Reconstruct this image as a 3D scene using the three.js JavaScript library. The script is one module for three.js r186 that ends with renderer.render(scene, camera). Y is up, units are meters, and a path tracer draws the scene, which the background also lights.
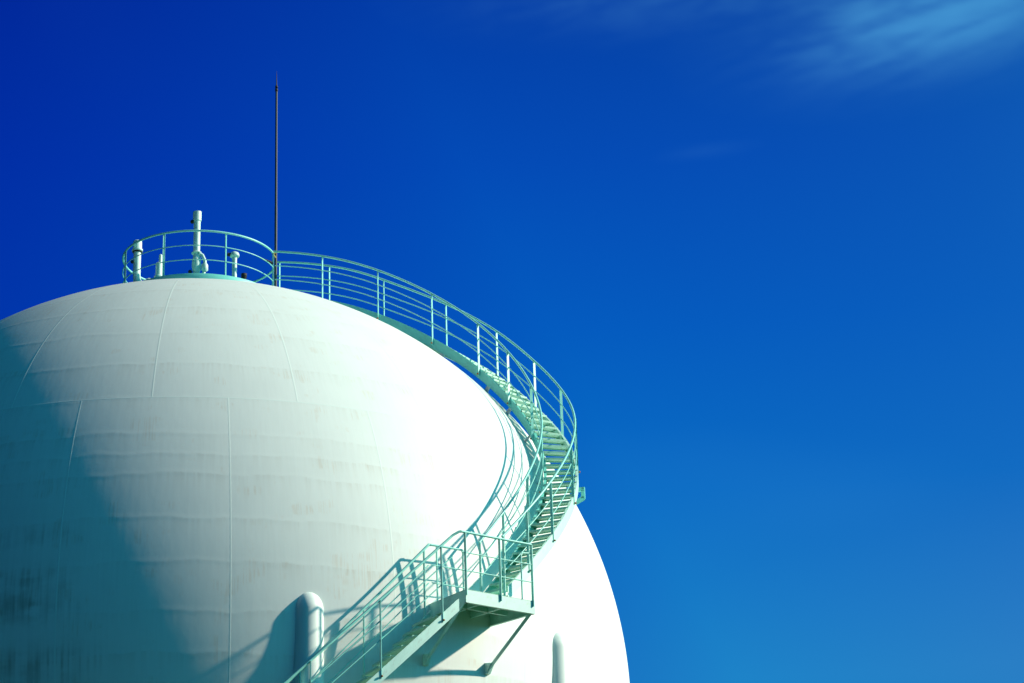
import * as THREE from 'three';
import { mergeGeometries } from 'three/addons/utils/BufferGeometryUtils.js';

const D2R = Math.PI / 180;
const scene = new THREE.Scene();

// ------------------------------------------------------------------ camera
const CY = 13.138;                                   // height of the tank's centre, R = 10 m
const camera = new THREE.PerspectiveCamera(16.2947, 1024 / 683, 0.5, 6000);
camera.position.set(0, 1.6, 54.369);
camera.up.set(-0.01672, 0.934445, 0.355715);
camera.lookAt(0.130218, 1.6 + 0.35477, 54.369 - 0.925841);

// ------------------------------------------------------------------ sun, sky, exposure
const EXPOSURE = 2.0;
const SUN_AZ = 86, SUN_EL = 28;                       // azimuth from the camera's side of the tank towards the right
const sunDir = new THREE.Vector3(Math.sin(SUN_AZ * D2R) * Math.cos(SUN_EL * D2R), Math.sin(SUN_EL * D2R), Math.cos(SUN_AZ * D2R) * Math.cos(SUN_EL * D2R));
const sun = new THREE.DirectionalLight(new THREE.Color(1.0, 0.82, 0.64), 3.25);
sun.position.copy(sunDir).multiplyScalar(120).add(new THREE.Vector3(0, CY, 0));
sun.target.position.set(0, CY, 0);
sun.castShadow = true; sun.shadow.radius = 2.4;
sun.shadow.mapSize.set(4096, 4096);
Object.assign(sun.shadow.camera, { left: -22, right: 22, top: 26, bottom: -26, near: 10, far: 260 });
scene.add(sun, sun.target);

// seeded value noise
function hash(x, y, s) { let h = Math.imul(x | 0, 374761393) ^ Math.imul(y | 0, 668265263) ^ Math.imul(s | 0, 974634277); h = Math.imul(h ^ (h >>> 13), 1274126177); h ^= h >>> 16; return (h >>> 0) / 4294967296; }
function vnoise(x, y, s) {
  const xi = Math.floor(x), yi = Math.floor(y), fx = x - xi, fy = y - yi;
  const u = fx * fx * (3 - 2 * fx), v = fy * fy * (3 - 2 * fy);
  const a = hash(xi, yi, s), b = hash(xi + 1, yi, s), c = hash(xi, yi + 1, s), d = hash(xi + 1, yi + 1, s);
  return a + (b - a) * u + (c - a) * v + (a - b - c + d) * u * v;
}
function fbm(x, y, s, o = 4) { let f = 0, a = .5; for (let i = 0; i < o; i++) { f += a * vnoise(x, y, s + i * 17); x *= 2.03; y *= 2.03; a *= .5; } return f / (1 - Math.pow(.5, o)); }
const sstep = (a, b, x) => { const t = Math.min(1, Math.max(0, (x - a) / (b - a))); return t * t * (3 - 2 * t); };
const lerp = (a, b, t) => a + (b - a) * t;

function makeSky() {
  const W = 2048, H = 2048, data = new Float32Array(W * H * 4);
  // clear polarised blue, paler and more cyan toward the horizon (as seen within view; beyond it set dark to hold the fill down)
  const stops = [[-90, .01, .20, .36], [0, .012, .22, .38], [5, .012, .225, .49], [12.5, .012, .215, .565], [17, .002, .140, .545], [21, .0006, .094, .515], [25, .0004, .058, .46], [29, .0003, .034, .375], [35, .0003, .022, .25], [50, .0003, .011, .11], [90, .0003, .006, .05]];
  const dir = new THREE.Vector3();
  for (let j = 0; j < H; j++) {
    const el = ((j + .5) / H - .5) * 180;
    let k = 0; while (k < stops.length - 2 && stops[k + 1][0] < el) k++;
    const A = stops[k], B = stops[k + 1], t = Math.min(1, Math.max(0, (el - A[0]) / (B[0] - A[0])));
    for (let i = 0; i < W; i++) {
      const phi = ((i + .5) / W - .5) * 2 * Math.PI;           // three's equirect: u = atan2(z, x) / 2pi + .5
      dir.set(Math.cos(el * D2R) * Math.cos(phi), Math.sin(el * D2R), Math.cos(el * D2R) * Math.sin(phi));
      const c = dir.dot(sunDir), g = Math.acos(Math.min(1, Math.max(-1, c)));
      const k1 = Math.max(-.6, Math.min(.35, c - .24)), fr = Math.exp(6 * k1), fg = Math.exp((k1 < 0 ? 5 : -1.6) * k1), fb = Math.exp((k1 < 0 ? 1.2 : -.6) * k1) * (k1 < -.2 ? Math.exp(4 * (k1 + .2)) : 1);          // dimmer away from the sun, steeper out of view to deepen the shade
      const fillHalo = 2.1 * Math.exp(-Math.pow(g / (34 * D2R), 2)), core = .4 * Math.exp(-g / (6 * D2R));  // broad teal glow round the unseen sun, added as fill past the terminator
      let r = lerp(A[1], B[1], t) * fr, gg = lerp(A[2], B[2], t) * fg, b = lerp(A[3], B[3], t) * fb;
      r += fillHalo * .04 + core; gg += fillHalo * .88 + core; b += fillHalo * .9 + core;
      // thin cirrus, drawn in angles
      const az = Math.atan2(dir.x, -dir.z) / D2R;               // 0 = behind the tank as the camera looks, + to the right
      if (el > 4) {
        const patch = Math.exp(-Math.pow((az - 20.0) / 3.2, 2) - Math.pow((el - 27.9 - (az - 20.0) * .1) / 1.0, 2));
        const streak = Math.exp(-Math.pow((az - 13.3) / 1.0, 2) - Math.pow((el - 25.1 - (az - 13.3) * .05) / .16, 2)) * .035;
        const veil = Math.exp(-Math.pow((az - 12.5) / 4.2, 2) - Math.pow((el - 29.0) / .8, 2)) * .16;
        let cl = .035 * sstep(.52, .8, fbm(az * .06 + 11.4, el * .16 + 2.2, 21, 3));
        if (patch + veil + streak > .004) {
          const u = az * .62 + el * .3, v = el * 1.15 - az * .22;
          const warp = fbm(u * .5, v * .7, 5, 3), wisp = fbm(u * .7 + warp * 1.5, v * 1.1 + 4 + warp * 2, 7, 5), fine = fbm(u * 1.6 + warp * 3, v * 5.2 + wisp * 2, 9, 4);
          cl += (patch * 1.0 + veil) * (.28 + .85 * sstep(.28, .8, wisp * .45 + fine * .6)) + streak * (.4 + fine);
        }
        cl = .7 * (1 - Math.exp(-cl / .7));
        r += cl * .09; gg += cl * .37; b += cl * .40;
      }
      const o = (j * W + i) * 4;
      data[o] = r / EXPOSURE; data[o + 1] = gg / EXPOSURE; data[o + 2] = b / EXPOSURE; data[o + 3] = 1;
    }
  }
  const tx = new THREE.DataTexture(data, W, H, THREE.RGBAFormat, THREE.FloatType);
  tx.mapping = THREE.EquirectangularReflectionMapping; tx.magFilter = tx.minFilter = THREE.LinearFilter; tx.wrapS = THREE.RepeatWrapping; tx.needsUpdate = true;
  return tx;
}
const sky = makeSky();
scene.background = sky;
scene.environment = sky;

const renderer = new THREE.WebGLRenderer({ antialias: true });
renderer.setSize(1024, 683);
renderer.toneMapping = THREE.LinearToneMapping;
renderer.toneMappingExposure = EXPOSURE;
renderer.shadowMap.enabled = true;

// ------------------------------------------------------------------ materials
function tex(w, h, fn, srgb = true) {
  const d = new Uint8Array(w * h * 4);
  for (let j = 0; j < h; j++) for (let i = 0; i < w; i++) {
    const c = fn((i + .5) / w, (j + .5) / h), o = (j * w + i) * 4;
    for (let k = 0; k < 3; k++) { let v = Math.min(1, Math.max(0, c[k])); if (srgb) v = v <= .0031308 ? v * 12.92 : 1.055 * Math.pow(v, 1 / 2.4) - .055; d[o + k] = v * 255; }
    d[o + 3] = 255;
  }
  const t = new THREE.DataTexture(d, w, h, THREE.RGBAFormat);
  t.wrapS = t.wrapT = THREE.RepeatWrapping; t.magFilter = THREE.LinearFilter; t.minFilter = THREE.LinearMipmapLinearFilter; t.generateMipmaps = true; t.anisotropy = 8;
  if (srgb) t.colorSpace = THREE.SRGBColorSpace; t.needsUpdate = true;
  return t;
}
// tank paint: u runs over 180 degrees of azimuth from -90, v over latitude from -90 to 90
const BANDS = [-33, -28, -22.3, -16.8, -11.2, -5.2, -.6, 5.1, 10.3, 15.9, 18.7, 21.7, 27.3, 33.4, 40.3, 47.5, 55];
const tankMap = tex(2048, 2048, (u, v) => {
  const az = u * 180 - 90, lat = v * 180 - 90;
  const wob = (fbm(az * .25, lat * .3, 3, 3) - .5) * .9;
  const drip = fbm(az * 3.1, lat * .16, 31, 3), drip2 = fbm(az * 8.5, lat * .35, 37, 2), cloud = fbm(az * .12, lat * .2, 41, 4);
  let d = 0;
  for (let k = 0; k < BANDS.length; k++) {
    const b = BANDS[k] + wob, x = lat - b, str = .35 + .65 * vnoise(az * .09, k * 7.3, 51);
    if (x < 0 && x > -5) d += Math.exp(x / 1.5) * str * sstep(.38, .72, drip * .75 + drip2 * .3) * .8;   // run-off below the lap
  }
  // grime seen on the plates at the far left, below the laps at 5 and 0 degrees
  const gl = sstep(-11, -17, az + (cloud - .5) * 9);
  const rows = Math.exp(-Math.pow((lat - 3.6) / 1.5, 2)) + 1.3 * Math.exp(-Math.pow((lat - .6) / 1.6, 2)) + .55 * Math.exp(-Math.pow((lat - 8.5) / 1.2, 2)) + Math.exp(-Math.pow((lat + 5.6) / 1.8, 2)) + Math.exp(-Math.pow((lat + 9) / 1.6, 2));
  const grime = gl * (rows * sstep(.32, .74, drip * .55 + fbm(az * .45, lat * 1.1, 61, 4) * .45));
  const rust = sstep(.6, .78, fbm(az * .33 + 5, lat * .5, 71, 4)) * sstep(.45, .7, drip2);
  const base = .985 + (cloud - .5) * .07 + (drip2 - .5) * .05;
  let r = .715 * base, g = .81 * base, b = .78 * base;
  r *= 1 - .12 * d; g *= 1 - .15 * d; b *= 1 - .175 * d;
  r *= 1 - .06 * rust; g *= 1 - .12 * rust; b *= 1 - .16 * rust;
  const q = Math.min(.62, grime * .42 * (.55 + .9 * drip2));
  r = lerp(r, .20, q); g = lerp(g, .17, q); b = lerp(b, .12, q);
  return [r, g, b];
});
// slight plate waviness, and ridges where coats of paint overlap
const tankBump = tex(1024, 1024, (u, v) => { const az = u * 180, lat = v * 180; const n = fbm(az * .22, lat * .22, 81, 3) * .6 + fbm(az * 2.2, lat * .8, 83, 2) * .25 + fbm(az * 5.5, lat * 5.5, 85, 2) * .15; let lap = 0; for (const b of BANDS) { const x = lat - 90 - b - (fbm((az - 90) * .25, (lat - 90) * .3, 3, 3) - .5) * .9; lap += Math.exp(-x * x / .12); } const m = n * .55 + lap * .4; return [m, m, m]; }, false);
const mTank = new THREE.MeshPhysicalMaterial({ map: tankMap, bumpMap: tankBump, bumpScale: .0045, roughness: .55, specularIntensity: .6 });
const mWeld = new THREE.MeshPhysicalMaterial({ color: new THREE.Color().setRGB(.69, .81, .77), roughness: .55, specularIntensity: .6 });

function paintMap(c, seed, chip) {
  return tex(256, 256, (u, v) => {
    const n = fbm(u * 9, v * 9, seed, 4), m = fbm(u * 40, v * 40, seed + 5, 2), f = .9 + n * .2 + (m - .5) * .06;
    const k = sstep(.70, .76, fbm(u * 16, v * 16, seed + 9, 4)) * chip;
    return [lerp(c[0] * f, .22, k), lerp(c[1] * f, .10, k), lerp(c[2] * f, .05, k)];
  });
}
const mMint = new THREE.MeshPhysicalMaterial({ map: paintMap([.17, .69, .61], 101, .12), roughness: .45 });  // stair mint in several tones, each coloured after how its parts are lit
const mMintLit = new THREE.MeshPhysicalMaterial({ map: paintMap([.46, .76, .68], 191, .15), roughness: .5 });  // lighter copy: sunlight on beams, fascia and outer stringer put into the colour
const mRail = new THREE.MeshPhysicalMaterial({ map: paintMap([.26, .72, .64], 121, .1), roughness: .4 });
const mTread = new THREE.MeshPhysicalMaterial({ map: paintMap([.36, .70, .56], 141, .35), roughness: .6 });
const mPipe = new THREE.MeshPhysicalMaterial({ map: paintMap([.56, .79, .73], 161, .12), roughness: .45 });
const mLeg = new THREE.MeshPhysicalMaterial({ map: paintMap([.70, .82, .78], 181, 0), roughness: .5 });
const mDark = new THREE.MeshStandardMaterial({ color: new THREE.Color().setRGB(.012, .014, .016), roughness: .75 });
const mBronze = new THREE.MeshStandardMaterial({ color: new THREE.Color().setRGB(.03, .05, .06), roughness: .6, metalness: 0 });
const mRust = new THREE.MeshStandardMaterial({ color: new THREE.Color().setRGB(.32, .13, .04), roughness: .8 });
const mBrass = new THREE.MeshStandardMaterial({ color: new THREE.Color().setRGB(.42, .33, .08), roughness: .5 });
const mConcrete = new THREE.MeshStandardMaterial({ map: tex(256, 256, (u, v) => { const n = fbm(u * 12, v * 12, 201, 4); const f = .75 + n * .5; return [.3 * f, .29 * f, .27 * f]; }), roughness: .95 });
const grassMap = tex(512, 512, (u, v) => { const n = fbm(u * 6, v * 6, 211, 5), m = fbm(u * 60, v * 60, 215, 3); const f = .6 + n * .5 + m * .4; return [.010 * f, .056 * f, .012 * f]; });
grassMap.repeat.set(60, 60);
const mGrass = new THREE.MeshPhysicalMaterial({ map: grassMap, roughness: 1, specularIntensity: .05 });

// ------------------------------------------------------------------ helpers
const V = (x, y, z) => new THREE.Vector3(x, y, z);
const cyl = (az, y, r) => V(r * Math.sin(az * D2R), CY + y, r * Math.cos(az * D2R));   // y measured from the tank's equator
const taken = {};
function numbered(n) { taken[n] = (taken[n] || 0) + 1; return taken[n] === 1 ? n : n + '_' + String(taken[n] - 1).padStart(3, '0'); }
function thing(name, base, label, category, group) {
  const o = new THREE.Group(); o.name = numbered(name); o.position.copy(base); o.userData = { label, category }; if (group) o.userData.group = group;
  scene.add(o); return o;
}
function worldBase(parent) { const b = V(0, 0, 0); for (let p = parent; p && p !== scene; p = p.parent) b.add(p.position); return b; }
function part(name, geo, mat, parent) {                 // geometry given in world coordinates
  const b = worldBase(parent), g = Array.isArray(geo) ? merge(geo) : geo;
  g.translate(-b.x, -b.y, -b.z);
  const m = new THREE.Mesh(g, mat); m.name = name; m.castShadow = m.receiveShadow = true; parent.add(m); return m;
}
function merge(list) { return mergeGeometries(list.map(g => g.index ? g.toNonIndexed() : g)); }
function geoFrom(pos, nor, uv, idx) {
  const g = new THREE.BufferGeometry();
  g.setAttribute('position', new THREE.Float32BufferAttribute(pos, 3)); g.setAttribute('normal', new THREE.Float32BufferAttribute(nor, 3)); g.setAttribute('uv', new THREE.Float32BufferAttribute(uv, 2));
  if (idx) {                                              // wind every face the way its normals point
    for (let i = 0; i < idx.length; i += 3) {
      const [a, b, c] = [idx[i] * 3, idx[i + 1] * 3, idx[i + 2] * 3];
      const ux = pos[b] - pos[a], uy = pos[b + 1] - pos[a + 1], uz = pos[b + 2] - pos[a + 2], vx = pos[c] - pos[a], vy = pos[c + 1] - pos[a + 1], vz = pos[c + 2] - pos[a + 2];
      if ((uy * vz - uz * vy) * nor[a] + (uz * vx - ux * vz) * nor[a + 1] + (ux * vy - uy * vx) * nor[a + 2] < 0) { const t = idx[i + 1]; idx[i + 1] = idx[i + 2]; idx[i + 2] = t; }
    }
    g.setIndex(idx);
  }
  return g;
}
// polyline tube
function tube(pts, r, seg = 8, r2) {
  const n = pts.length, pos = [], nor = [], uv = [], idx = [];
  let prev = null, len = 0;
  for (let i = 0; i < n; i++) {
    const t = pts[Math.min(i + 1, n - 1)].clone().sub(pts[Math.max(i - 1, 0)]).normalize();
    let a = prev ? prev.clone() : (Math.abs(t.y) < .9 ? V(0, 1, 0) : V(1, 0, 0));
    a.sub(t.clone().multiplyScalar(a.dot(t))).normalize(); prev = a;
    const b = t.clone().cross(a); if (i) len += pts[i].distanceTo(pts[i - 1]);
    const rr = r2 === undefined ? r : lerp(r, r2, i / (n - 1));
    for (let k = 0; k <= seg; k++) {
      const q = k / seg * 2 * Math.PI, d = a.clone().multiplyScalar(Math.cos(q)).addScaledVector(b, Math.sin(q));
      pos.push(pts[i].x + d.x * rr, pts[i].y + d.y * rr, pts[i].z + d.z * rr); nor.push(d.x, d.y, d.z); uv.push(k / seg * .15, len);
    }
  }
  for (let i = 0; i < n - 1; i++) for (let k = 0; k < seg; k++) { const a = i * (seg + 1) + k, b = a + seg + 1; idx.push(a, a + 1, b, b, a + 1, b + 1); }
  for (const e of [0, n - 1]) {                          // caps
    const c = pos.length / 3, t = pts[e ? n - 1 : 1].clone().sub(pts[e ? n - 2 : 0]).normalize().multiplyScalar(e ? 1 : -1), o = e * (seg + 1);
    pos.push(pts[e].x, pts[e].y, pts[e].z); nor.push(t.x, t.y, t.z); uv.push(0, 0);
    for (let k = 0; k <= seg; k++) { pos.push(pos[(o + k) * 3], pos[(o + k) * 3 + 1], pos[(o + k) * 3 + 2]); nor.push(t.x, t.y, t.z); uv.push(0, 0); }
    for (let k = 0; k < seg; k++) e ? idx.push(c, c + 1 + k, c + 2 + k) : idx.push(c, c + 2 + k, c + 1 + k);
  }
  return geoFrom(pos, nor, uv, idx);
}
// sweep a closed outline [[n, u] ...] along frames {p, n, u}; flat across the outline, smooth along the path
function sweep(frames, prof) {
  const pos = [], nor = [], uv = [], idx = [];
  const at = (f, q) => V(f.p.x + f.n.x * q[0] + f.u.x * q[1], f.p.y + f.n.y * q[0] + f.u.y * q[1], f.p.z + f.n.z * q[0] + f.u.z * q[1]);
  let area = 0; for (let k = 0; k < prof.length; k++) { const a = prof[k], b = prof[(k + 1) % prof.length]; area += a[0] * b[1] - b[0] * a[1]; }
  const sg = area > 0 ? 1 : -1;
  const lens = [0]; for (let i = 1; i < frames.length; i++) lens.push(lens[i - 1] + frames[i].p.distanceTo(frames[i - 1].p));
  let w = 0;
  for (let k = 0; k < prof.length; k++) {
    const a = prof[k], b = prof[(k + 1) % prof.length], L = Math.hypot(b[0] - a[0], b[1] - a[1]), en = [(b[1] - a[1]) / L * sg, -(b[0] - a[0]) / L * sg], s0 = pos.length / 3;
    frames.forEach((f, i) => {
      const N = f.n.clone().multiplyScalar(en[0]).addScaledVector(f.u, en[1]).normalize();
      for (const [q, ww] of [[a, w], [b, w + L]]) { const p = at(f, q); pos.push(p.x, p.y, p.z); nor.push(N.x, N.y, N.z); uv.push(ww, lens[i]); }
    });
    w += L;
    for (let i = 0; i < frames.length - 1; i++) { const o = s0 + i * 2; idx.push(o, o + 1, o + 2, o + 2, o + 1, o + 3); }
  }
  const tri = THREE.ShapeUtils.triangulateShape(prof.map(q => new THREE.Vector2(q[0], q[1])), []);
  for (const e of [0, frames.length - 1]) {
    const f = frames[e], t = frames[e ? e : 1].p.clone().sub(frames[e ? e - 1 : 0].p).normalize().multiplyScalar(e ? 1 : -1), s0 = pos.length / 3;
    for (const q of prof) { const p = at(f, q); pos.push(p.x, p.y, p.z); nor.push(t.x, t.y, t.z); uv.push(q[0], q[1]); }
    for (const r of tri) idx.push(s0 + r[0], s0 + r[1], s0 + r[2]);
  }
  return geoFrom(pos, nor, uv, idx);
}
function bar(a, b, nAxis, prof) {                         // straight sweep
  const t = b.clone().sub(a).normalize(), n = nAxis.clone().sub(t.clone().multiplyScalar(nAxis.dot(t))).normalize(), u = t.clone().cross(n);
  return sweep([{ p: a, n, u }, { p: b, n, u }], prof);
}
const rect = (w, h) => [[-w / 2, -h / 2], [w / 2, -h / 2], [w / 2, h / 2], [-w / 2, h / 2]];
const angle = (w, t) => [[0, 0], [w, 0], [w, t], [t, t], [t, w], [0, w]];
function cylinder(a, b, r, seg = 16, r2 = r) { return tube([a, b], r, seg, r2); }
function lathe(prof, seg, base) { const g = new THREE.LatheGeometry(prof.map(p => new THREE.Vector2(p[0], p[1])), seg); g.translate(base.x, base.y, base.z); return g; }
const R = 10;

// ------------------------------------------------------------------ ground
{
  const g = new THREE.CircleGeometry(3000, 96); g.rotateX(-Math.PI / 2);
  const p = g.attributes.position, uv = g.attributes.uv; for (let i = 0; i < p.count; i++) uv.setXY(i, p.getX(i) / 300, p.getZ(i) / 300);
  const m = new THREE.Mesh(g, mGrass); m.name = 'ground'; m.receiveShadow = true; m.userData = { kind: 'structure', label: 'flat grassy ground under the gas tank' }; scene.add(m);
}

// ------------------------------------------------------------------ the spherical tank
const tank = thing('gas_tank', V(0, 0, 0), 'huge white spherical gas tank standing on round legs', 'tank');
{
  const sph = (az, lat, r = R) => cyl(az, r * Math.sin(lat * D2R), r * Math.cos(lat * D2R));
  function plate(az0, az1, la0, la1) {
    const am = ((az0 + az1) / 2 + 540) % 360 - 180, st = am > -45 && am < 80 && la1 > -27 ? .5 : 1.5, nu = Math.max(4, Math.round((az1 - az0) / st)), nv = Math.max(4, Math.round((la1 - la0) / st)), pos = [], nor = [], uv = [], idx = [];
    for (let j = 0; j <= nv; j++) for (let i = 0; i <= nu; i++) {
      const az = lerp(az0, az1, i / nu), la = lerp(la0, la1, j / nv), p = sph(az, la);
      pos.push(p.x, p.y, p.z); nor.push(p.x / R, (p.y - CY) / R, p.z / R); uv.push((az + 90) / 180, (la + 90) / 180);
    }
    for (let j = 0; j < nv; j++) for (let i = 0; i < nu; i++) { const a = j * (nu + 1) + i, b = a + nu + 1; idx.push(a, a + 1, b, b, a + 1, b + 1); }
    return geoFrom(pos, nor, uv, idx);
  }
  // low weld bead on the shell
  function bead(pts) {
    const prof = [[-.026, -.003], [-.017, .0004], [-.007, .0014], [.007, .0014], [.017, .0004], [.026, -.003]];
    const fr = pts.map((p, i) => { const u = p.clone().sub(V(0, CY, 0)).normalize(), t = pts[Math.min(i + 1, pts.length - 1)].clone().sub(pts[Math.max(0, i - 1)]).normalize(); return { p, u, n: t.clone().cross(u).normalize() }; });
    return sweep(fr, prof);
  }
  const STEP = 360 / 19;
  const tiers = [[-90, -63, 4, 20], [-63, -27.3, 19, -5.9], [-27.3, 27.3, 19, 3.9], [27.3, 63, 19, -5.9], [63, 90, 4, 20]];
  for (const [la0, la1, n, a0] of tiers) {
    const st = 360 / n;
    for (let k = 0; k < n; k++) {
      const az0 = a0 + st * k;
      part('shell_plate', plate(az0, az0 + st, la0, la1), mTank, tank);
      const pts = []; for (let i = 0; i <= 48; i++) pts.push(sph(az0, lerp(la0, la1, i / 48)));
      if (la0 !== -90) part('weld_seam', bead(pts), mWeld, tank);
    }
  }
  for (const la of [-63, -27.3, 27.3, 63]) { const pts = []; for (let i = 0; i <= 240; i++) pts.push(sph(i * 1.5, la)); part('weld_seam', bead(pts), mWeld, tank); }
  // ten legs, dome topped, tangent to the shell
  for (let k = 0; k < 10; k++) {
    const c = cyl(12.67 + 36 * k, 0, 9.87), base = V(c.x, 0, c.z), top = CY + .37, r = .305, pr = [[r + .02, .02], [r, .1]];
    pr.push([r, top - r * 1.25]); for (let i = 1; i <= 10; i++) { const q = i / 10 * Math.PI / 2; pr.push([Math.max(r * Math.cos(q), .0005), top - r * 1.25 + r * 1.25 * Math.sin(q)]); }
    const leg = part('leg', lathe(pr, 40, base), mLeg, tank);
    part('footing', lathe([[.0005, .26], [.5, .26], [.55, .22], [.55, .002]], 24, base), mConcrete, leg);
  }
}

// ------------------------------------------------------------------ stair flights
const postProf = angle(.04, .007);
// frames: {p: inner nosing point, n: plan outward, t: 3D tangent}, uniform spacing
function resample(fr, step) {
  const L = [0]; for (let i = 1; i < fr.length; i++) L.push(L[i - 1] + fr[i].p.clone().addScaledVector(fr[i].n, .36).distanceTo(fr[i - 1].p.clone().addScaledVector(fr[i - 1].n, .36)));
  return { L: L[L.length - 1], at(s) { let i = 0; while (i < L.length - 2 && L[i + 1] < s) i++; const t = Math.min(1, Math.max(0, (s - L[i]) / (L[i + 1] - L[i]))); return { p: fr[i].p.clone().lerp(fr[i + 1].p, t), n: fr[i].n.clone().lerp(fr[i + 1].n, t).normalize() }; } };
}
const UP = V(0, 1, 0);
function flight(o, path, w, opt) {
  const seg = (s0, s1, st = .12) => { const n = Math.max(2, Math.ceil((s1 - s0) / st)), a = []; for (let i = 0; i <= n; i++) a.push(path.at(lerp(s0, s1, i / n))); return a; };
  // channel stringers
  const footY = (opt.web[0] + opt.web[1]) / 2 - .05;
  const C = (side) => { const f = .055 * side, t = .01 * side; const [y1, y0] = opt.web; return [[0, y0], [f, y0], [f, y0 + .014], [t, y0 + .014], [t, y1 - .014], [f, y1 - .014], [f, y1], [0, y1]]; };
  const fr = seg(...(opt.stringer || [0, path.L]));
  part('stringer', sweep(fr.map(f => ({ p: f.p, n: f.n, u: UP })), C(1)), opt.mat || mMint, o);
  part('stringer', sweep(fr.map(f => ({ p: f.p.clone().addScaledVector(f.n, w), n: f.n, u: UP })), C(-1)), mMintLit, o);
  // treads
  const nT = Math.floor((path.L - (opt.firstTread || 0)) / opt.tread);
  const treadGeo = merge([
    new THREE.BoxGeometry(w - (opt.inset || .03), .012, .25).translate(0, -.006, 0),
    new THREE.BoxGeometry(w - (opt.inset || .03), .034, .008).translate(0, -.029, .121),
    new THREE.BoxGeometry(w - (opt.inset || .03), .022, .008).translate(0, -.023, -.121)]);
  treadGeo.translate(0, opt.treadDrop, 0);
  const b = worldBase(o);
  for (let i = 0; i < nT; i++) {
    const f = path.at((opt.firstTread || 0) + i * opt.tread), m = new THREE.Mesh(treadGeo, mTread);
    m.name = 'tread'; m.castShadow = m.receiveShadow = true;
    m.position.copy(f.p).addScaledVector(f.n, w / 2).sub(b); m.rotation.y = Math.atan2(-f.n.z, f.n.x) + (opt.flip ? Math.PI : 0); o.add(m);
  }
  // rails and posts
  for (const [off, key] of [[-.012, 'inner'], [w - .025, 'outer']]) {
    const k = opt[key]; if (!k) continue;
    const pt = (s, h) => { const f = path.at(s); return f.p.clone().addScaledVector(f.n, off).setY(f.p.y + h); };
    const line = (h, s0, s1) => { const n = Math.max(2, Math.ceil((s1 - s0) / .1)), a = []; for (let i = 0; i <= n; i++) a.push(pt(lerp(s0, s1, i / n), h)); return a; };
    let top = line(opt.railH || 1.1, k.rail[0], k.rail[1]);
    if (k.before) top = k.before.concat(top); if (k.after) top = top.concat(k.after);
    part('handrail', tube(top, .0255, 10), mRail, o);
    for (const h of [.73, .37]) part('mid_rail', tube(line(h, k.rail[0] + .02, k.rail[1] - .02), .0125, 6), mRail, o);
    for (const s of k.posts) {
      const f = path.at(s), a = pt(s, k.foot ?? footY), c = pt(s, (opt.railH || 1.1) - .015), out = key === 'outer' ? 1 : -1;
      const side = f.n.clone().multiplyScalar(out);
      const post = part('post', bar(a.addScaledVector(side, .012), c.addScaledVector(side, .012), side, rect(.06, .014)), mRail, o);
      if ((k.foot ?? footY) < 0) part('bolt', new THREE.SphereGeometry(.022, 8, 6).translate(a.x + side.x * .05, a.y + .035, a.z + side.z * .05), mRust, post);
    }
  }
}
// upper flight: follows the shell, plan azimuth as a function of height
const NY = [.37, 1.5, 3, 4.5, 6, 7.2, 8.2, 9, 9.6, 10.16];
const NA = [32.19, 38.26, 46.34, 53.65, 58.75, 61.86, 64.25, 64.97, 64.44, 65.43];
function spline(xn, yn) {
  const n = xn.length, m = new Array(n).fill(0), a = [], b = [], c = [], d = [];
  for (let i = 0; i < n; i++) { if (i === 0 || i === n - 1) { a.push(0); b.push(1); c.push(0); d.push(0); } else { const h0 = xn[i] - xn[i - 1], h1 = xn[i + 1] - xn[i]; a.push(h0); b.push(2 * (h0 + h1)); c.push(h1); d.push(6 * ((yn[i + 1] - yn[i]) / h1 - (yn[i] - yn[i - 1]) / h0)); } }
  for (let i = 1; i < n; i++) { const k = a[i] / b[i - 1]; b[i] -= k * c[i - 1]; d[i] -= k * d[i - 1]; }
  m[n - 1] = d[n - 1] / b[n - 1]; for (let i = n - 2; i >= 0; i--) m[i] = (d[i] - c[i] * m[i + 1]) / b[i];
  return x => { let i = 0; while (i < n - 2 && xn[i + 1] < x) i++; const h = xn[i + 1] - xn[i], p = xn[i + 1] - x, q = x - xn[i]; return (m[i] * p ** 3 + m[i + 1] * q ** 3) / (6 * h) + (yn[i] / h - m[i] * h / 6) * p + (yn[i + 1] / h - m[i + 1] * h / 6) * q; };
}
const FLOOR = .335;
const UW = .734;
let upperPath;
{
  const az = spline(NY, NA), pts = [], N = 320;
  for (let i = 0; i <= N; i++) { const y = FLOOR + (10.16 - FLOOR) * (1 - Math.pow(1 - i / N, 1.7)); pts.push(cyl(az(y), y, Math.sqrt(10.297 ** 2 - y * y))); }
  const fr = pts.map((p, i) => { const t = pts[Math.min(i + 1, N)].clone().sub(pts[Math.max(i - 1, 0)]).setY(0).normalize(); return { p, n: V(-t.z, 0, t.x) }; });
  if (fr[40].n.dot(fr[40].p.clone().setY(0)) < 0) fr.forEach(f => f.n.negate());
  upperPath = resample(fr);
}
const upper = thing('spiral_staircase', cyl(32, FLOOR, 10.6), 'mint green staircase curving from the landing over the tank to its top', 'staircase');
const LU = upperPath.L;
flight(upper, upperPath, UW, {
  tread: .29, firstTread: .28, web: [.0, -.27], treadDrop: -.09, stringer: [.4, LU - .05], flip: false,
  inner: { rail: [.35, LU - .3], posts: [.4, 1.5, 3.05, 4.75, 7.05, 8.55, 9.9, 11.6, 13.25, 14.75] },
  outer: { rail: [.28, LU], posts: [.3, 1.25, 2.45, 4.1, 5.6, 7.1, 8.45, 9.95, 11.6, 13.35, 14.9, LU - .12] },
});
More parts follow.
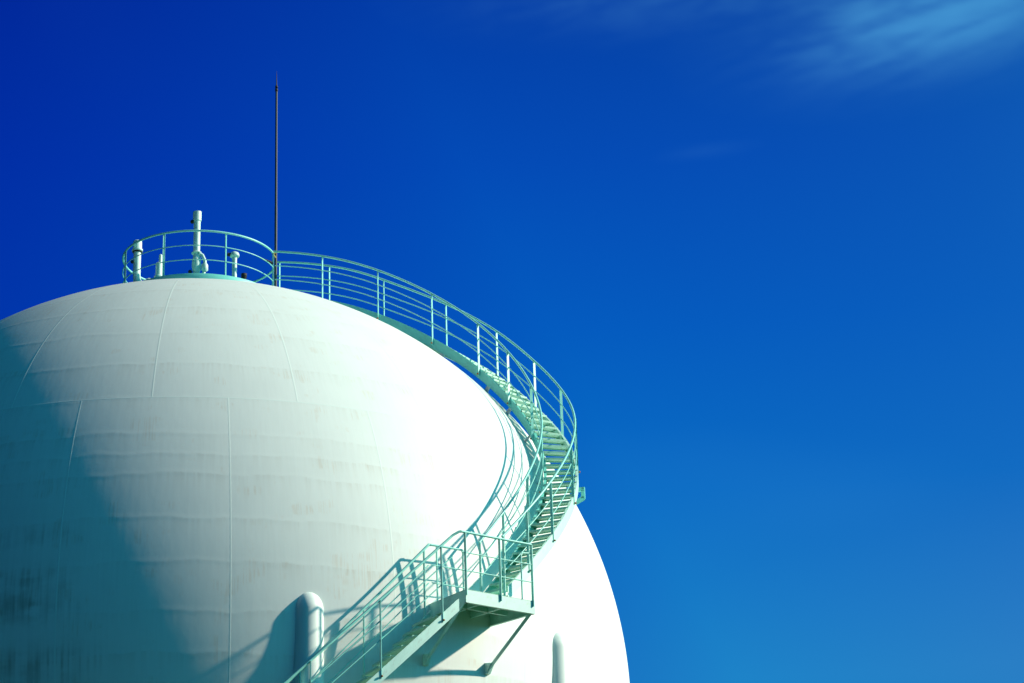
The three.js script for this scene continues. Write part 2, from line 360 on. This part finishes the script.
// cleats carrying the inner stringer on the shell
for (const s of [1.6, 3.6, 5.6, 7.4, 8.55, 9.55, 11.3, 13.2, 14.8]) {
  const f = upperPath.at(s), a = f.p.clone().setY(f.p.y - .33), ctr = V(0, CY, 0), inw = a.clone().sub(ctr).normalize(), c = ctr.clone().addScaledVector(inw, R - .03);
  if (a.distanceTo(ctr) > R) part('cleat', bar(a.setY(f.p.y - .25).addScaledVector(f.n, .02), c, f.n.clone().cross(UP), rect(.14, .02)), mTank, upper);
}
// outrigger bracket reaching past the outer stringer near the tank's shoulder
{
  const P = (r, y, az = 71.8) => cyl(az, y, r), prof = rect(.07, .09), ax = cyl(71.8 + 90, 0, 1).sub(V(0, CY, 0));
  part('support_bracket', [bar(P(8.75, 4.60), P(9.26, 4.60), ax, prof), bar(P(9.225, 4.648), P(9.225, 4.38), ax, prof), bar(P(9.25, 4.40), P(8.95, 4.25), ax, prof)], mMint, upper);
}

// landing
const landing = thing('landing_platform', cyl(32, .12, 10.6), 'railed landing on two braces between the lower and upper stair flights', 'platform');
const LZ0 = 27.35, LZ1 = 36.1, LB = .075, LRO = 11.28, LRI = 9.96;
{
  const c = (az, y, r) => cyl(az, y, r), FL = c(LZ0, 0, LRO), FR = c(LZ1, 0, LRO), BL = c(LZ0, 0, LRI), BR = c(LZ1, 0, LRI);
  const along = FR.clone().sub(FL).normalize();
  // floor
  const q = [FL, FR, BR, BL].map(p => new THREE.Vector2(p.x, -p.z)), sh = new THREE.Shape(q), fl = new THREE.ExtrudeGeometry(sh, { depth: .008, bevelEnabled: false });
  fl.rotateX(-Math.PI / 2); fl.translate(0, CY + FLOOR - .012, 0); part('floor_plate', fl, mMintLit, landing);
  const at = (p, y) => V(p.x, CY + y, p.z), h = FLOOR - LB, my = (FLOOR + LB) / 2;
  const chan = s => [[0, -h / 2], [.06 * s, -h / 2], [.06 * s, -h / 2 + .014], [.012 * s, -h / 2 + .014], [.012 * s, h / 2 - .014], [.06 * s, h / 2 - .014], [.06 * s, h / 2], [0, h / 2]];
  const radial = az => V(Math.sin(az * D2R), 0, Math.cos(az * D2R)), am = (LZ0 + LZ1) / 2;
  part('front_beam', sweep([{ p: at(FL, my), n: radial(am), u: UP }, { p: at(FR, my), n: radial(am), u: UP }], chan(-1)), mMintLit, landing);
  for (const [az, s] of [[LZ0, 1], [LZ1, -1]]) { const a = c(az, my, LRO - .014), b = c(az, my, LRI - .1); const n = along.clone().multiplyScalar(1); part('side_beam', sweep([{ p: a, n, u: UP }, { p: b, n, u: UP }], chan(s)), mMintLit, landing); }
  for (const k of [.33, .66]) { const az = lerp(LZ0, LZ1, k); part('joist', bar(c(az, FLOOR - .09, LRO - .08), c(az, FLOOR - .09, LRI - .04), along, rect(.05, .14)), mMintLit, landing); }
  part('joist', bar(c(LZ0 + .4, FLOOR - .11, 10.55), c(LZ1 - .4, FLOOR - .11, 10.55), UP, rect(.1, .05)), mMintLit, landing);
  // braces with pads on the shell
  for (const [azT, azF] of [[LZ0 + .15, 26.7], [LZ1 - .15, 35.4]]) {
    const a = c(azT, LB + .02, LRO - .06), foot = c(azF, -.87, 10.0), br = part('brace', bar(a, foot, V(Math.cos(azF * D2R), 0, -Math.sin(azF * D2R)), [[-.04, -.04], [.04, -.04], [.04, -.03], [-.03, -.03], [-.03, .04], [-.04, .04]]), mMintLit, landing);
    const tg = V(Math.cos(azF * D2R), 0, -Math.sin(azF * D2R)), out = radial(azF);
    const pts = [foot.clone().addScaledVector(out, -.08).setY(foot.y + .2), foot.clone().addScaledVector(out, .16).setY(foot.y + .16), foot.clone().addScaledVector(out, .03).setY(foot.y - .03), foot.clone().addScaledVector(out, -.1).setY(foot.y - .05)];
    const g2 = []; for (const k of [-.05, .05]) g2.push(...pts.map(p => p.clone().addScaledVector(tg, k)));
    const ps = g2.flatMap(p => [p.x, p.y, p.z]), ix = [0, 1, 2, 0, 2, 3, 4, 6, 5, 4, 7, 6, 0, 4, 5, 0, 5, 1, 1, 5, 6, 1, 6, 2, 2, 6, 7, 2, 7, 3, 3, 7, 4, 3, 4, 0];
    let g = new THREE.BufferGeometry(); g.setAttribute('position', new THREE.Float32BufferAttribute(ps, 3)); g.setIndex(ix); g = g.toNonIndexed(); g.computeVertexNormals(); g.setAttribute('uv', new THREE.Float32BufferAttribute(new Array(g.attributes.position.count * 2).fill(0).map((_, i) => (i * .37) % 1), 2));
    part('gusset', g, mMintLit, br);
  }
  // front rail
  const rr = LRO + .012, line = (y, a0, a1) => { const p = c(a0, y, rr), e = c(a1, y, rr), o = []; for (let i = 0; i <= 8; i++) o.push(p.clone().lerp(e, i / 8)); return o; };
  part('handrail', tube(line(FLOOR + 1.14, 26.85, 35.8), .0255, 10), mRail, landing);
  for (const hh of [.73, .37]) part('mid_rail', tube(line(FLOOR + hh, 26.9, 35.8), .0125, 6), mRail, landing);
  for (const k of [.003, .5, .972]) {
    const p = c(LZ0, 0, rr).lerp(c(LZ1, 0, rr), k), n = radial(am);
    part('post', bar(V(p.x, CY + FLOOR - .12, p.z).addScaledVector(n, -.006), V(p.x, CY + FLOOR + 1.125, p.z).addScaledVector(n, -.006), along, rect(.014, .065)), mRail, landing);
  }
  // short guard loop at the right end
  { const p = c(34.5, 0, rr - .03), e = c(35.75, 0, rr - .03); part('guard_loop', tube([at(p, FLOOR), at(p, FLOOR + .88), at(p, FLOOR + .94).lerp(at(e, FLOOR + .94), .12), at(e, FLOOR + .97)], .016, 8), mRail, landing); }
  // tank-side rail ending in a loop
  const ri = 10.21, il = (y, a0, a1, n = 8) => { const o = []; for (let i = 0; i <= n; i++) o.push(c(lerp(a0, a1, i / n), y, ri)); return o; };
  part('handrail', tube([...il(FLOOR + 1.14, 26.8, 31.1), c(31.45, FLOOR + 1.1, ri), c(31.6, FLOOR + .95, ri), c(31.6, FLOOR + .3, ri), c(31.75, FLOOR + .2, ri), c(32.3, FLOOR + .18, ri)], .022, 8), mRail, landing);
  part('mid_rail', tube(il(FLOOR + .73, 26.9, 31.6), .0125, 6), mRail, landing);
  part('mid_rail', tube(il(FLOOR + .37, 26.9, 31.6), .0125, 6), mRail, landing);
  for (const az of [27.6, 31.2]) part('post', bar(c(az, FLOOR - .1, ri - .03), c(az, FLOOR + 1.12, ri - .03), radial(az), postProf), mRail, landing);
}

// lower flight, winding round the tank down to the ground
const lower = thing('lower_staircase', cyl(-50, -CY, 10.75), 'mint green stair flight climbing past a tank leg up to the landing', 'staircase');
{
  const a1 = 26.6, a0 = a1 - (FLOOR + CY) / .178, n = 400, fr = [];
  for (let i = 0; i <= n; i++) { const az = lerp(a0, a1, i / n); fr.push({ p: cyl(az, FLOOR + (az - a1) * .178, 10.215), n: V(Math.sin(az * D2R), 0, Math.cos(az * D2R)) }); }
  const path = resample(fr), L = path.L, sAt = az => L * (az - a0) / (a1 - a0), ps = (list) => { const o = list.map(sAt); for (let s = o[o.length - 1] - 1.25; s > .1; s -= 1.25) o.push(s); return o; };
  flight(lower, path, 1.04, {
    tread: .31, firstTread: .31, web: [-.2, -.44], railH: 1.14, treadDrop: -.215, inset: .2, mat: mMintLit, stringer: [.3, L + .0],
    inner: { rail: [.1, L], posts: ps([26.0, 18.5, 11.3]), after: [cyl(26.85, FLOOR + 1.14, 10.195)] },
    outer: { rail: [.1, L - .12], posts: ps([24.7, 18.0, 11.0]), after: [cyl(26.7, FLOOR + 1.13, 11.285), cyl(27.0, FLOOR + 1.14, 11.29)] },
  });
}

// ------------------------------------------------------------------ platform on the crown
const crown = thing('crown_platform', V(0, CY + 9.8, 0), 'round mint green railed platform on the very top of the tank', 'platform');
const CF = 10.15, CR = 1.86;
{
  part('deck', lathe([[1.92, CF - .34], [1.93, CF - .09], [1.93, CF], [1.9, CF + .004], [.0005, CF + .004]].map(p => [p[0], p[1]]), 72, V(0, CY, 0)), mMint, crown);
  const ringPts = (y, a0, a1, n = 90) => { const o = []; for (let i = 0; i <= n; i++) o.push(cyl(lerp(a0, a1, i / n), y, CR)); return o; };
  const A0 = -266, A1 = 71;
  part('handrail', tube(ringPts(CF + 1.12, A0, A1), .0255, 10), mRail, crown);
  for (const h of [.745, .375]) part('mid_rail', tube(ringPts(CF + h, A0, A1), .0125, 6), mRail, crown);
  for (const az of [71, 18.5, -28, -74.5, -120, -166, -212, -262]) { const n = V(Math.sin(az * D2R), 0, Math.cos(az * D2R)); part('post', bar(cyl(az, CF, CR - .02), cyl(az, CF + 1.1, CR - .02), n, postProf), mRail, crown); }
  part('post_cap', new THREE.SphereGeometry(.045, 12, 8).translate(...cyl(71.5, CF + 1.13, CR + .01).toArray()), mBrass, crown);
}

// ------------------------------------------------------------------ fittings on the crown
const deckY = CY + CF + .004;
{ // tall relief pipe with a bypass
  const b = V(-.085, deckY, .2), t = thing('relief_pipe', b, 'tallest mint vent pipe with valve and bypass loop on the crown platform', 'pipe');
  const y = h => V(b.x, b.y + h, b.z), H = 2.33;
  part('pipe', [tube([y(0), y(H - .22)], .085, 20), tube([y(H - .24), y(H)], .105, 20)], mPipe, t);
  part('flange', lathe([[.0005, 0], [.125, 0], [.125, .03], [.0005, .03]], 20, y(.62)), mPipe, t);
  part('flange', lathe([[.0005, 0], [.125, 0], [.125, .03], [.0005, .03]], 20, y(1.22)), mPipe, t);
  part('valve_body', lathe([[.085, 0], [.105, .06], [.115, .2], [.1, .34], [.085, .42]], 20, y(.74)), mPipe, t);
  part('bypass_loop', tube([[.06, 1.2], [.14, 1.16], [.2, 1.02], [.21, .82], [.17, .66], [.2, .5], [.2, 0]].map(p => V(b.x + p[0], b.y + p[1], b.z + .06)), .042, 12), mPipe, t);
  part('bypass_valve', lathe([[.04, 0], [.085, .04], [.085, .16], [.05, .22]], 14, V(b.x + .2, b.y + .72, b.z + .08)), mPipe, t);
  part('knob', new THREE.SphereGeometry(.05, 10, 8).translate(b.x - .12, b.y + H - .26, b.z), mDark, t);
  part('knob', new THREE.SphereGeometry(.05, 10, 8).translate(b.x - .15, b.y + .72, b.z + .05), mDark, t);
}
{ // elbow vent
  const b = V(-1.5, deckY, .78), t = thing('elbow_vent', b, 'mint vent pipe with bent foot and capped top on the crown platform', 'pipe');
  const pts = [[.28, .1], [.2, .1], [.1, .14], [.03, .22], [0, .36], [0, 1.02]].map(p => V(b.x + p[0], b.y + p[1], b.z));
  const cur = new THREE.CatmullRomCurve3(pts, false, 'catmullrom', .4).getPoints(24);
  part('pipe', tube(cur, .09, 20), mPipe, t);
  part('foot', tube([V(b.x + .24, b.y, b.z), V(b.x + .24, b.y + .12, b.z)], .11, 16), mPipe, t);
  part('cap', lathe([[.09, 0], [.13, .0], [.13, .05], [.105, .08], [.105, .26], [.09, .275], [.0005, .275]], 20, V(b.x, b.y + 1.0, b.z)), mPipe, t);
  part('band', lathe([[.093, 0], [.118, 0], [.118, .025], [.093, .025]], 20, V(b.x, b.y + .97, b.z)), mDark, t);
  part('knob', new THREE.SphereGeometry(.045, 10, 8).translate(b.x - .11, b.y + .72, b.z + .02), mDark, t);
}
{ // small gauge bottle
  const b = V(-.97, deckY, .95), t = thing('pressure_gauge', b, 'small stepped mint fitting on the crown platform beside the bent vent', 'fitting');
  part('body', lathe([[.12, 0], [.12, .28], [.11, .3], [.085, .32], [.085, .62], [.07, .64], [.0005, .64]], 18, b), mPipe, t);
  part('stem', lathe([[.04, .62], [.04, .84], [.03, .86], [.0005, .86]], 12, V(b.x + .03, b.y, b.z)), mPipe, t);
  part('plug', lathe([[.0005, .16], [.05, .16], [.05, .22], [.0005, .22]], 10, V(b.x - .07, b.y, b.z + .08)), mDark, t);
  const d = V(-1.2, deckY, 1.0), k = thing('blind_nozzle', d, 'low pale nozzle stub between the bent vent and the stepped fitting', 'fitting');
  part('stub', lathe([[.1, 0], [.1, .16], [.07, .2], [.0005, .2]], 14, d), mPipe, k); part('flange', lathe([[.1, .08], [.13, .08], [.13, .11], [.1, .11]], 14, d), mPipe, k);
}
{ // mushroom vent
  const b = V(.83, deckY, .6), t = thing('mushroom_vent', b, 'slim mint pipe with mushroom cap on the crown platform', 'pipe');
  part('pipe', tube([b, V(b.x, b.y + 1.02, b.z)], .058, 16), mPipe, t);
  part('cap', lathe([[.058, 0], [.11, .01], [.12, .05], [.1, .11], [.05, .14], [.0005, .145]], 18, V(b.x, b.y + .98, b.z)), mPipe, t);
  part('spout', tube([V(b.x - .05, b.y + 1.04, b.z), V(b.x - .17, b.y + 1.04, b.z + .03)], .045, 10), mDark, t);
}
{ // small dark stub and lamp arm
  const b = V(1.05, deckY, 1.2), t = thing('drain_stub', b, 'short dark stub pipe at the platform edge beside the mushroom vent', 'fitting');
  part('stub', lathe([[.05, 0], [.05, .2], [.07, .2], [.07, .3], [.0005, .31]], 14, b), mDark, t); part('collar', lathe([[.05, .06], [.085, .06], [.085, .1], [.05, .1]], 14, b), mDark, t);
  const p = cyl(71, CF + .86, CR - .05), k = thing('lamp_arm', p, 'dark tapered lamp arm fixed to the railing post beside the lightning rod', 'lamp');
  const e = V(p.x - .3, p.y + .1, p.z + .12);
  part('lamp_head', tube([p, p.clone().lerp(e, .3), e], .05, 10, .012), mDark, k); part('bracket', tube([p.clone(), V(p.x + .05, p.y - .02, p.z + .0)], .03, 8), mDark, k);
}
{ // lightning rod
  const b = V(1.835, CY + 9.7, .32), t = thing('lightning_rod', b, 'tall thin dark lightning rod standing beside the top of the staircase', 'lightning rod');
  const y = h => V(b.x, CY + h, b.z);
  part('mast', [tube([y(9.72), y(12.6)], .034, 12), tube([y(12.6), y(15.82)], .031, 12, .026)], mBronze, t);
  part('collar', [lathe([[.0005, 0], [.036, 0], [.036, .07], [.0005, .07]], 12, y(15.8)), lathe([[.0005, 0], [.034, 0], [.034, .05], [.0005, .05]], 12, y(15.9))], mDark, t);
  part('tip', tube([y(15.94), y(16.38)], .016, 8, .002), mBronze, t);
  part('clamp', tube([y(11.26), cyl(71, 11.24, CR)], .02, 8), mBrass, t);
}

renderer.render(scene, camera);
